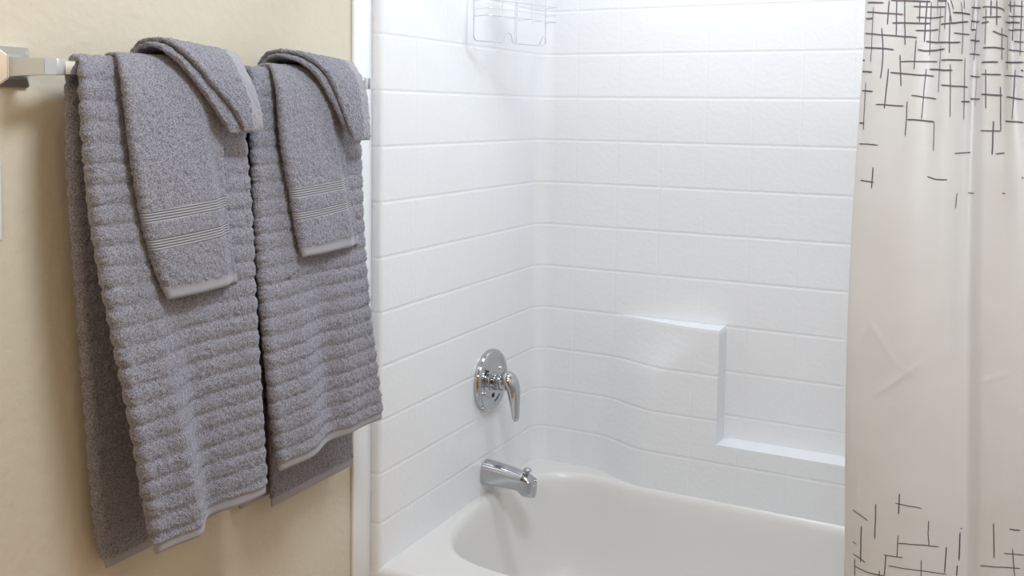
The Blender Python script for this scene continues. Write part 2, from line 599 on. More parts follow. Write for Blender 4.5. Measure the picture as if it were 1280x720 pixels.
# ------------------------------------------------------------------ shower arm and hanging wire caddy
arm = thing('overhead_shower', 'chrome shower arm and head high on the end panel, above the wire caddy', 'shower head', (0.0, -0.33, 1.98))
bm = bmesh.new()
lathe_x(bm, [(0.0, 0.030), (0.006, 0.028), (0.012, 0.014), (0.013, 0.0)], -0.33, 1.98, 32)
obj_bm('flange', bm, M_CHROME, arm)
bm = bmesh.new()
tube(bm, [(0.002, -0.33, 1.98), (0.04, -0.33, 1.98), (0.07, -0.33, 1.978), (0.10, -0.33, 1.968), (0.13, -0.33, 1.948), (0.155, -0.33, 1.925)], 0.0105, 14)
obj_bm('arm', bm, M_CHROME, arm)
ax = Vector((0.025, 0, -0.023)).normalized()
sd = Vector((0, 1, 0)); up = ax.cross(sd)
bm = bmesh.new()
c0 = Vector((0.150, -0.33, 1.930))
loft(bm, [[tuple(c0 + ax * h + (sd * math.cos(a) + up * math.sin(a)) * r) for a in np.linspace(0, 2 * PI, 33)[:-1]] for h, r in ((0, 0.012), (0.012, 0.014), (0.02, 0.018), (0.045, 0.036), (0.052, 0.038), (0.056, 0.036))])
obj_bm('head', bm, M_CHROME, arm, angle=40)

CA = Vector((0.020, -0.454, 1.661))        # lower left corner of the caddy's back frame
cu = Vector((math.sin(math.radians(20)), math.cos(math.radians(20)), 0))
cw = Vector((math.cos(math.radians(20)), -math.sin(math.radians(20)), 0))
caddy = thing('shower_caddy', 'white wire shower caddy hanging high on the end panel near the corner', 'shower caddy', tuple(CA))


def cp(u, d, h):
    return CA + cu * u + cw * d + Vector((0, 0, h))


def rounded(pts, r, n=6):
    out = []
    for i, p in enumerate(pts):
        p = Vector(p)
        if i == 0 or i == len(pts) - 1:
            out.append(p); continue
        a = Vector(pts[i - 1]); b = Vector(pts[i + 1])
        rr = min(r, (a - p).length * .49, (b - p).length * .49)
        s = p + (a - p).normalized() * rr
        e = p + (b - p).normalized() * rr
        for k in range(n + 1):
            t = k / n
            out.append(s * (1 - t) ** 2 + p * 2 * t * (1 - t) + e * t * t)
    return out


CWD = 0.262
bm = bmesh.new()
back = [cp(CWD * .5 - .004, 0, 0.30), cp(0.0, 0, 0.26), cp(0, 0, 0), cp(0.108, 0, 0), cp(0.110, 0, 0.026), cp(0.134, 0, 0.026), cp(0.136, 0, 0), cp(CWD, 0, 0), cp(CWD, 0, 0.26), cp(CWD * .5 + .004, 0, 0.30)]
tube(bm, rounded(back, 0.014), 0.0019, 8)
obj_bm('frame', bm, M_WIRE, caddy)
bm = bmesh.new()
for du in (-0.003, 0.003):
    tube(bm, [cp(0.150 + du, 0.0, 0.002), cp(0.150 + du, 0.0, 0.30)], 0.0011, 6)
obj_bm('stem', bm, M_WIRE, caddy)
bm = bmesh.new()
tube(bm, rounded([cp(CWD * .5 - .004, 0, 0.298), cp(CWD * .5 - .02, 0.0, 0.328), cp(CWD * .5 - .012, 0, 0.348), cp(CWD * .5 + .012, 0, 0.348), cp(CWD * .5 + .02, 0, 0.328), cp(CWD * .5 + .004, 0, 0.298)], 0.012), 0.0019, 8)
obj_bm('hanger_loop', bm, M_WIRE, caddy)
bm = bmesh.new()
tube(bm, rounded([cp(0.236, 0.002, 0.001), cp(0.240, 0.012, 0.022), cp(0.246, 0.016, 0.024), cp(0.250, 0.016, 0.006)], 0.005), 0.0013, 8)
obj_bm('hook', bm, M_WIRE, caddy)
for zb in (0.062, 0.190):
    bm = bmesh.new()
    for h, rr in ((0.0, 0.0016), (0.018, 0.0010), (0.040, 0.0016)):
        tube(bm, rounded([cp(0.002, 0.0, zb + h), cp(0.004, 0.052, zb + h), cp(CWD - 0.004, 0.052, zb + h), cp(CWD - 0.002, 0.0, zb + h)], 0.014), rr, 6)
    for k in range(1, 5):
        u = CWD * k / 5
        tube(bm, rounded([cp(u, 0.0, zb), cp(u, 0.052, zb), cp(u, 0.052, zb + 0.040)], 0.004, 3), 0.0008, 6)
    obj_bm('basket', bm, M_WIRE, caddy)

# ------------------------------------------------------------------ towel bar
bar = thing('towel_bar', 'square chrome towel bar on beige wall carrying the grey towels', 'towel bar', (DRY, -1.345, 1.534))


def plate(cy):
    bm = bmesh.new()
    r1 = [(DRY, cy + a * .0275, 1.5335 + b * .0290) for a, b in ((-1, -1), (1, -1), (1, 1), (-1, 1))]
    r2 = [(DRY + 0.006, y, z) for _, y, z in r1]
    r3 = [(DRY + 0.017, cy + a * .0150, 1.5335 + b * .0165) for a, b in ((-1, -1), (1, -1), (1, 1), (-1, 1))]
    loft(bm, [r1, r2, r3])
    bmesh.ops.bevel(bm, geom=list(bm.edges), offset=0.0012, segments=2, affect='EDGES')
    return obj_bm('wall_plate', bm, M_SATIN, bar, angle=25)


def post(cy):
    bm = bmesh.new()
    loft(bm, [[(x, cy + a * w, 1.5335 + b * h) for a, b in ((-1, -1), (1, -1), (1, 1), (-1, 1))] for x, w, h in ((DRY + 0.014, .0125, .0140), (0.030, .0110, .0118), (0.058, .0110, .0115))])
    bmesh.ops.bevel(bm, geom=list(bm.edges), offset=0.0012, segments=2, affect='EDGES')
    return obj_bm('post', bm, M_SATIN, bar, angle=25)


plate(-1.742); plate(-0.958)
post(-1.742); post(-0.958)
bm = bmesh.new()
box(bm, (0.0345, -1.735, 1.5235), (0.0545, -0.965, 1.5435), 0.0012, 2)
obj_bm('rail', bm, M_ACRYL, bar, angle=25)
for y0, y1 in ((-1.731, -1.716), (-0.984, -0.969)):
    bm = bmesh.new()
    box(bm, (0.0330, y0, 1.5220), (0.0560, y1, 1.5450), 0.001, 2)
    obj_bm('collar', bm, M_SATIN, bar, angle=25)

# ------------------------------------------------------------------ light switch at the left edge
sw = thing('light_switch', 'white light switch plate on beige wall at the left edge', 'light switch', (DRY, -1.797, 1.34))
bm = bmesh.new()
box(bm, (DRY, -1.838, 1.283), (DRY + 0.006, -1.7635, 1.398), 0.0025, 3)
obj_bm('cover_plate', bm, M_PLASTIC, sw, angle=30)
bm = bmesh.new()
loft(bm, [[(DRY + x, -1.798 + a * 0.005, z0 + b * 0.011) for a, b in ((-1, -1), (1, -1), (1, 1), (-1, 1))] for x, z0 in ((0.004, 1.341), (0.014, 1.346))])
obj_bm('toggle', bm, M_PLASTIC, sw, smooth=False)
for z in (1.311, 1.371):
    bm = bmesh.new()
    lathe_x(bm, [(DRY + 0.004, 0.0035), (DRY + 0.0068, 0.0032), (DRY + 0.0072, 0.0)], -1.798, z, 14)
    obj_bm('screw', bm, M_PLASTIC, sw)

# ------------------------------------------------------------------ towels


def towel_parts(root, stations, ribs=0.0, period=0.0305, step=0.0026, noise=0.0007, disp=None, hemdrop=None, bands=(), hem_front=0.018, hem_back=0.018, hem_right=0.0, rib_phase=0.0, pinch=0.30):
    """A folded towel laid over the bar: a flattened tube swept from the front hem over the bar to the back hem.
    stations: (x, z, left y, right y, half thickness)."""
    S = np.array(stations, float)
    dense = cr_spline(S, np.linspace(0, len(S) - 1, 1200))
    seg = np.hypot(np.diff(dense[:, 0]), np.diff(dense[:, 1]))
    s = np.concatenate([[0], np.cumsum(seg)])
    L = s[-1]
    ns = int(L / step)
    sv = np.linspace(0, L, ns)
    st_ = np.stack([np.interp(sv, s, dense[:, k]) for k in range(5)], 1)
    for k in range(2, 5):       # even out the control polygon
        a = st_[:, k]
        for _ in range(60):
            a[1:-1] = (a[:-2] + 2 * a[1:-1] + a[2:]) / 4
    top = sv[np.argmax(st_[:, 1])]
    tx = np.gradient(st_[:, 0]); tz = np.gradient(st_[:, 1])
    l = np.hypot(tx, tz); tx /= l; tz /= l
    nx, nz = tz, -tx            # outward: +x on the front, up on top, -x at the back
    width = (st_[:, 3] - st_[:, 2]).mean()
    na = max(40, int(width / step))
    nc = 8
    T0 = st_[:, 4].copy()
    frnt = sv; bck = L - sv
    hem = (frnt < hem_front) | (bck < hem_back)
    inband = np.zeros(ns, bool)
    stripe = np.zeros(ns)
    for b0, b1 in bands:
        m = (frnt >= b0) & (frnt <= b1)
        inband |= m
        stripe[m] = -0.0008
    T = T0 * (1 - pinch * hem) + stripe
    T = np.convolve(np.pad(T, 2, 'edge'), [.1, .2, .4, .2, .1], 'valid')
    endd = np.clip(np.minimum(frnt, bck) / 0.007, 0, 1)
    T = T * np.sqrt(0.12 + 0.88 * (1 - (1 - endd) ** 2))
    crest = np.exp(-((sv - top) / 0.03) ** 2)
    rib = ribs * np.sqrt(np.abs(np.sin((sv - rib_phase) * PI / period))) * (1 - 0.6 * crest) * (~hem)
    # cross-section loop in (w, offset) with its outward direction; w runs 0..1 between the edge arcs
    loop = []
    for i in range(na):
        loop.append((i / (na - 1), 0, 1, 0.0))                  # outer face, left to right
    for i in range(1, nc):
        a = PI / 2 - PI * i / nc
        loop.append((1.0, math.cos(a), math.sin(a), 1.0))       # right edge
    for i in range(na):
        loop.append((1 - i / (na - 1), 0, -1, 0.0))             # inner face
    for i in range(1, nc):
        a = -PI / 2 - PI * i / nc
        loop.append((0.0, math.cos(a), math.sin(a), 1.0))       # left edge
    loop = np.array(loop)
    nl = len(loop)
    ly = (st_[:, 2] + T)[:, None]; ry = (st_[:, 3] - T)[:, None]
    Y = ly + (ry - ly) * loop[None, :, 0]
    off_n = np.broadcast_to(loop[None, :, 2], Y.shape)
    off_y = np.broadcast_to(loop[None, :, 1], Y.shape)
    terry = (~(hem | inband)).astype(float)[:, None]
    nzv = RNG.normal(0, 1, Y.shape)
    nzv = (nzv + np.roll(nzv, 1, 1) * .35 + np.roll(nzv, -1, 1) * .35 + np.roll(nzv, 1, 0) * .35 + np.roll(nzv, -1, 0) * .35) / 1.22
    # ribs run a little uneven along the towel
    wob = 0.0012 * np.sin(Y * 23 + sv[:, None] * 3)
    rib2 = np.interp(np.clip(sv[:, None] + wob, 0, L), sv, rib)
    grow = T[:, None] + rib2 + nzv * noise * terry
    Y = Y + off_y * grow
    dN = off_n * grow
    D = disp(Y, st_[:, 1][:, None] + 0 * Y, (sv < top)[:, None] & (Y > -99)) if disp else 0
    X = st_[:, 0][:, None] + nx[:, None] * dN + D
    Z = st_[:, 1][:, None] + nz[:, None] * dN
    if hemdrop:
        Z = Z + hemdrop(Y, Z, (sv < top)[:, None] & (Y > -99))
    P = np.stack([X, Y, Z], -1)
    idx = np.arange(ns * nl).reshape(ns, nl)
    nxt = np.roll(idx, -1, 1)
    quads = np.stack([idx[:-1], nxt[:-1], nxt[1:], idx[1:]], -1)
    reg = np.zeros((ns - 1, nl), int)
    reg[hem[:-1] & (frnt[:-1] < hem_front), :] = 1
    reg[hem[1:] & (bck[1:] < hem_back), :] = 2
    for k, (b0, b1) in enumerate(bands):
        reg[(frnt[:-1] >= b0) & (frnt[1:] <= b1), :] = 3 + k
    if hem_right:
        reg[(st_[:, 3][:-1, None] - Y[:-1] < hem_right) & (loop[None, :, 2] > -0.99)] = 9
    caps = {1: [], 2: []}
    for row, key in ((0, 1), (ns - 1, 2)):
        for i in range(na - 1):
            a, b = idx[row, i], idx[row, i + 1]
            c = idx[row, na + nc - 1 + (na - 1 - (i + 1))]; d = idx[row, na + nc - 1 + (na - 1 - i)]
            caps[key].append((a, d, c, b) if row == 0 else (a, b, c, d))
        redge = [idx[row, na - 1 + k] for k in range(nc + 1)]
        ledge = [idx[row, (na + nc - 1 + na - 1 + k) % nl] for k in range(nc + 1)]
        for e in (redge, ledge):
            caps[key].append(tuple(e if row else e[::-1]))
    P2 = P.reshape(-1, 3)

    def part(name, faces, mat):
        used = np.unique(np.concatenate([np.asarray(f).ravel() for f in faces]))
        remap = -np.ones(len(P2), int); remap[used] = np.arange(len(used))
        me = bpy.data.meshes.new(name)
        me.from_pydata(P2[used].tolist(), [], [tuple(int(remap[v]) for v in f) for f in faces])
        me.update()
        return link(name, me, mat, root)

    part('terry_cloth', list(quads[reg == 0]), M_TERRY)
    h1 = list(quads[reg == 1]) + caps[1]
    part('hem', h1, M_HEM)
    part('hem', list(quads[reg == 2]) + caps[2], M_HEM)
    if hem_right:
        part('hem', list(quads[reg == 9]), M_HEM)
    for k in range(len(bands)):
        part('striped_band', list(quads[reg == 3 + k]), M_BAND)


def sig(x):
    return 1 / (1 + np.exp(-np.clip(x, -40, 40)))


# --- left bath towel
t = thing('bath_towel', 'left ribbed grey bath towel hanging from the towel bar nearest its left post', 'bath towel', (0.045, -1.54, 1.545), 'ribbed bath towels on the bar')


def d1(Y, Z, front):
    r = smoothstep(1.36, 0.90, Z) * front
    yc = -1.518 - (Z - 0.80) * 0.185
    lobe = sig((yc - Y) / 0.014)
    rise = np.exp(-((Y - yc + 0.02) / 0.022) ** 2)
    return r * (0.024 * lobe + 0.006 * rise - 0.012 * np.exp(-((Y - yc - 0.045) / 0.03) ** 2) + 0.004 * np.sin(Y * 40))


towel_parts(t, [(.092, .785, -1.616, -1.345, .0085), (.088, .91, -1.639, -1.351, .009), (.085, 1.10, -1.669, -1.362, .009), (.081, 1.285, -1.693, -1.367, .009), (.075, 1.44, -1.702, -1.375, .008),
                (.067, 1.515, -1.700, -1.370, .0060), (.0600, 1.540, -1.696, -1.364, .0045), (.045, 1.5485, -1.692, -1.356, .0042), (.030, 1.541, -1.689, -1.356, .0045),
                (.021, 1.50, -1.685, -1.358, .006), (.012, 1.336, -1.675, -1.355, .008), (.004, 1.05, -1.651, -1.345, .008), (.0, .823, -1.632, -1.338, .008), (-.002, .735, -1.613, -1.333, .008)],
            ribs=0.0042, disp=d1, pinch=0.05, hem_front=0.0205)

# --- right bath towel
t = thing('bath_towel', 'right ribbed grey bath towel hanging from the towel bar beside the white trim', 'bath towel', (0.045, -1.21, 1.545), 'ribbed bath towels on the bar')


def d2(Y, Z, front):
    r = smoothstep(1.30, 0.88, Z) * front
    yc = -1.215 + (0.95 - Z) * 0.16
    lobe = sig((yc - Y) / 0.018)
    return r * (0.018 * lobe - 0.010 * np.exp(-((Y - yc - 0.06) / 0.035) ** 2) + 0.003 * np.sin(Y * 45 + 1))


towel_parts(t, [(.090, .818, -1.318, -.975, .0085), (.087, .95, -1.335, -.995, .009), (.086, 1.10, -1.346, -1.020, .009), (.082, 1.25, -1.349, -1.034, .009), (.076, 1.388, -1.349, -1.034, .008),
                (.067, 1.515, -1.344, -1.028, .0060), (.0600, 1.540, -1.338, -1.018, .0045), (.045, 1.5485, -1.332, -1.010, .0042), (.030, 1.541, -1.332, -1.010, .0045),
                (.021, 1.50, -1.334, -1.012, .006), (.010, 1.25, -1.330, -1.01, .008), (.001, 1.0, -1.315, -.99, .008), (-.004, .72, -1.303, -.972, .008)],
            ribs=0.0042, disp=d2, pinch=0.05, hem_front=0.0205, rib_phase=0.011)
towel_parts(t, [(.0185, .704, -1.239, -.974, .0035), (.0185, .77, -1.242, -.980, .0035), (.0190, .85, -1.246, -.986, .0035), (.0195, .93, -1.25, -.992, .0035), (.0200, 1.0, -1.255, -1.0, .0025)], ribs=0.001)

# --- hand towels
t1 = thing('hand_towel', 'left grey hand towel with two striped bands, draped over the left bath towel', 'hand towel', (0.045, -1.54, 1.56), 'banded hand towels on the bath towels')
HT_BANDS = ((0.083, 0.103), (0.127, 0.148))
towel_parts(t1, [(.110, 1.180, -1.584, -1.413, .008), (.108, 1.225, -1.603, -1.423, .0095), (.106, 1.324, -1.629, -1.441, .0095), (.102, 1.423, -1.645, -1.443, .009), (.096, 1.50, -1.650, -1.438, .008),
                 (.085, 1.535, -1.648, -1.425, .006), (.070, 1.5525, -1.640, -1.408, .004), (.045, 1.5570, -1.622, -1.400, .0036), (.020, 1.549, -1.620, -1.400, .004), (.006, 1.50, -1.62, -1.40, .005),
                 (-.005, 1.38, -1.62, -1.40, .005), (-.010, 1.25, -1.61, -1.40, .005)],
            hemdrop=lambda Y, Z, f: f * 0.07 * (Y + 1.53) * smoothstep(1.19, 1.32, Z) * smoothstep(1.5, 1.4, Z),
            disp=lambda Y, Z, f: f * (smoothstep(1.45, 1.2, Z) * 0.004 * np.sin((Y + 1.6) * 28) - 0.011 * smoothstep(1.50, 1.42, Z) * smoothstep(-0.042, -0.012, Y + 1.441 - (1.324 - Z) * 0.19)), bands=HT_BANDS, hem_front=0.020, hem_back=0.015)
t2 = thing('hand_towel', 'right grey hand towel with two striped bands, draped over the right bath towel', 'hand towel', (0.045, -1.21, 1.56), 'banded hand towels on the bath towels')
towel_parts(t2, [(.110, 1.205, -1.258, -1.066, .008), (.108, 1.25, -1.270, -1.080, .0095), (.106, 1.33, -1.284, -1.101, .0095), (.102, 1.423, -1.305, -1.109, .009), (.096, 1.50, -1.307, -1.102, .008),
                 (.085, 1.535, -1.305, -1.090, .006), (.070, 1.5525, -1.298, -1.080, .004), (.045, 1.5570, -1.280, -1.072, .0036), (.020, 1.549, -1.278, -1.072, .004), (.006, 1.50, -1.28, -1.072, .005),
                 (-.005, 1.38, -1.28, -1.07, .005), (-.010, 1.27, -1.27, -1.06, .005)],
            hemdrop=lambda Y, Z, f: f * 0.06 * (Y + 1.19) * smoothstep(1.21, 1.33, Z) * smoothstep(1.5, 1.4, Z),
            disp=lambda Y, Z, f: f * (smoothstep(1.45, 1.2, Z) * 0.004 * np.sin((Y + 1.27) * 30) - 0.011 * smoothstep(1.50, 1.42, Z) * smoothstep(-0.040, -0.012, Y + 1.101 - (1.33 - Z) * 0.28)), bands=((0.072, 0.090), (0.113, 0.135)), hem_front=0.020, hem_back=0.015)

# --- washcloths folded in two and draped slantwise on top
for lab, A, B in (
        ('left grey washcloth folded slantwise over the left hand towel',
         [(.122, 1.437, -1.455, -1.405, .0045), (.120, 1.475, -1.488, -1.410, .005), (.115, 1.510, -1.517, -1.415, .005), (.105, 1.540, -1.545, -1.420, .005), (.086, 1.560, -1.572, -1.415, .0045), (.064, 1.566, -1.570, -1.400, .0036),
          (.045, 1.566, -1.560, -1.390, .0032), (.018, 1.558, -1.555, -1.385, .004), (-.004, 1.52, -1.55, -1.385, .0045), (-.014, 1.44, -1.52, -1.385, .004)],
         [(.132, 1.440, -1.432, -1.390, .0045), (.130, 1.475, -1.455, -1.391, .005), (.125, 1.512, -1.497, -1.402, .005), (.114, 1.547, -1.533, -1.415, .005), (.091, 1.570, -1.557, -1.412, .0045), (.064, 1.575, -1.560, -1.395, .0036),
          (.045, 1.575, -1.553, -1.382, .0032), (.014, 1.567, -1.55, -1.38, .004), (-.011, 1.53, -1.55, -1.385, .0035), (-.021, 1.46, -1.52, -1.385, .003)]),
        ('right grey washcloth folded slantwise over the right hand towel',
         [(.122, 1.430, -1.135, -1.090, .0045), (.120, 1.470, -1.163, -1.092, .005), (.115, 1.508, -1.188, -1.090, .005), (.105, 1.540, -1.213, -1.088, .005), (.086, 1.560, -1.243, -1.085, .0045), (.064, 1.566, -1.262, -1.068, .0036),
          (.045, 1.566, -1.255, -1.060, .0032), (.018, 1.558, -1.25, -1.055, .004), (-.004, 1.52, -1.24, -1.055, .0045), (-.014, 1.44, -1.20, -1.05, .004)],
         [(.132, 1.418, -1.128, -1.075, .0045), (.130, 1.465, -1.155, -1.076, .005), (.125, 1.512, -1.176, -1.079, .005), (.114, 1.547, -1.199, -1.083, .005), (.091, 1.570, -1.233, -1.080, .0045), (.064, 1.575, -1.256, -1.062, .0036),
          (.045, 1.575, -1.250, -1.048, .0032), (.014, 1.567, -1.25, -1.045, .004), (-.011, 1.53, -1.24, -1.045, .0035), (-.021, 1.46, -1.20, -1.05, .003)])):
    w = thing('washcloth', lab, 'washcloth', (0.045, A[6][2] + 0.08, 1.57), 'folded washcloths on the hand towels')
    yl, yr = A[6][2], B[6][3]
    tilt = lambda Y, Z, f: (0.010 - 0.014 * np.clip((Y - yl) / (yr - yl), 0, 1)) * smoothstep(1.50, 1.56, Z)
    towel_parts(w, A, hem_front=0.004, hem_back=0.006, hemdrop=tilt)
    towel_parts(w, B, hem_front=0.004, hem_back=0.006, hem_right=0.026, hemdrop=tilt)

# ------------------------------------------------------------------ shower curtain
rod = thing('curtain_rod', 'chrome shower curtain rod spanning the tub above the printed curtain', 'curtain rod', (0.76, -0.900, 1.955))
bm = bmesh.new()
tube(bm, [(0.002 + DRY, -0.900, 1.955), (1.55, -0.900, 1.955)], 0.0125, 20)
obj_bm('rod', bm, M_CHROME, rod)
for x0, x1 in ((DRY, DRY + 0.012), (1.552, 1.54)):
    bm = bmesh.new()
    lathe_x(bm, [(x0, 0.032), (x0 + (x1 - x0) * .5, 0.030), (x1, 0.018), (x1, 0.0)], -0.900, 1.955, 28)
    obj_bm('flange', bm, M_CHROME, rod)

CB = np.array([[1.085, -0.851], [1.046, -0.866], [1.037, -0.891], [1.06, -0.908], [1.1, -0.912], [1.15, -0.908], [1.195, -0.9], [1.222, -0.894], [1.235, -0.896], [1.246, -0.912], [1.259, -0.928], [1.29, -0.933], [1.33, -0.922], [1.355, -0.901], [1.375, -0.921], [1.41, -0.929], [1.45, -0.911], [1.49, -0.896]])
CT = np.array([[1.075, -0.851], [1.045, -0.866], [1.034, -0.888], [1.055, -0.908], [1.095, -0.906], [1.135, -0.884], [1.165, -0.921], [1.195, -0.881], [1.205, -0.858], [1.212, -0.901], [1.222, -0.933], [1.244, -0.918], [1.252, -0.884], [1.265, -0.916], [1.31, -0.931], [1.36, -0.896], [1.42, -0.926], [1.49, -0.886]])


CREASES = ((1.064, 1.125, 1.110, 1.055, .0009), (1.078, 0.995, 1.158, 1.068, .0010), (1.052, 1.090, 1.068, 1.125, .0008), (1.110, 1.055, 1.150, 1.035, .0006), (1.228, 1.040, 1.285, 1.068, .0009), (1.120, 0.90, 1.150, 0.93, .0005), (1.290, 1.03, 1.325, 0.94, .0008))


def curtain(u, z):
    u = np.asarray(u, float); z = np.asarray(z, float)
    t = np.clip((z - .95) / .85, 0, 1); t = t * t * (3 - 2 * t)
    p = cr_spline(CB, u) * (1 - t)[..., None] + cr_spline(CT, u) * t[..., None]
    x = p[..., 0] - .010 * np.sin(np.clip((z - .7) / .9, 0, 1) * PI)
    y = p[..., 1] + .003 * np.sin(z * 7 + u * 1.7)
    for x0, z0, x1, z1, a in CREASES:      # sharp little creases pressed into the cloth
        dx, dz = x1 - x0, z1 - z0
        l = math.hypot(dx, dz)
        al = ((x - x0) * dx + (z - z0) * dz) / l
        ac = ((x - x0) * dz - (z - z0) * dx) / l
        y = y - a * np.exp(-(ac / .005) ** 2) * smoothstep(-.01, .02, al) * smoothstep(l + .01, l - .02, al)
    return np.stack([x, y, z + 0 * x], -1)


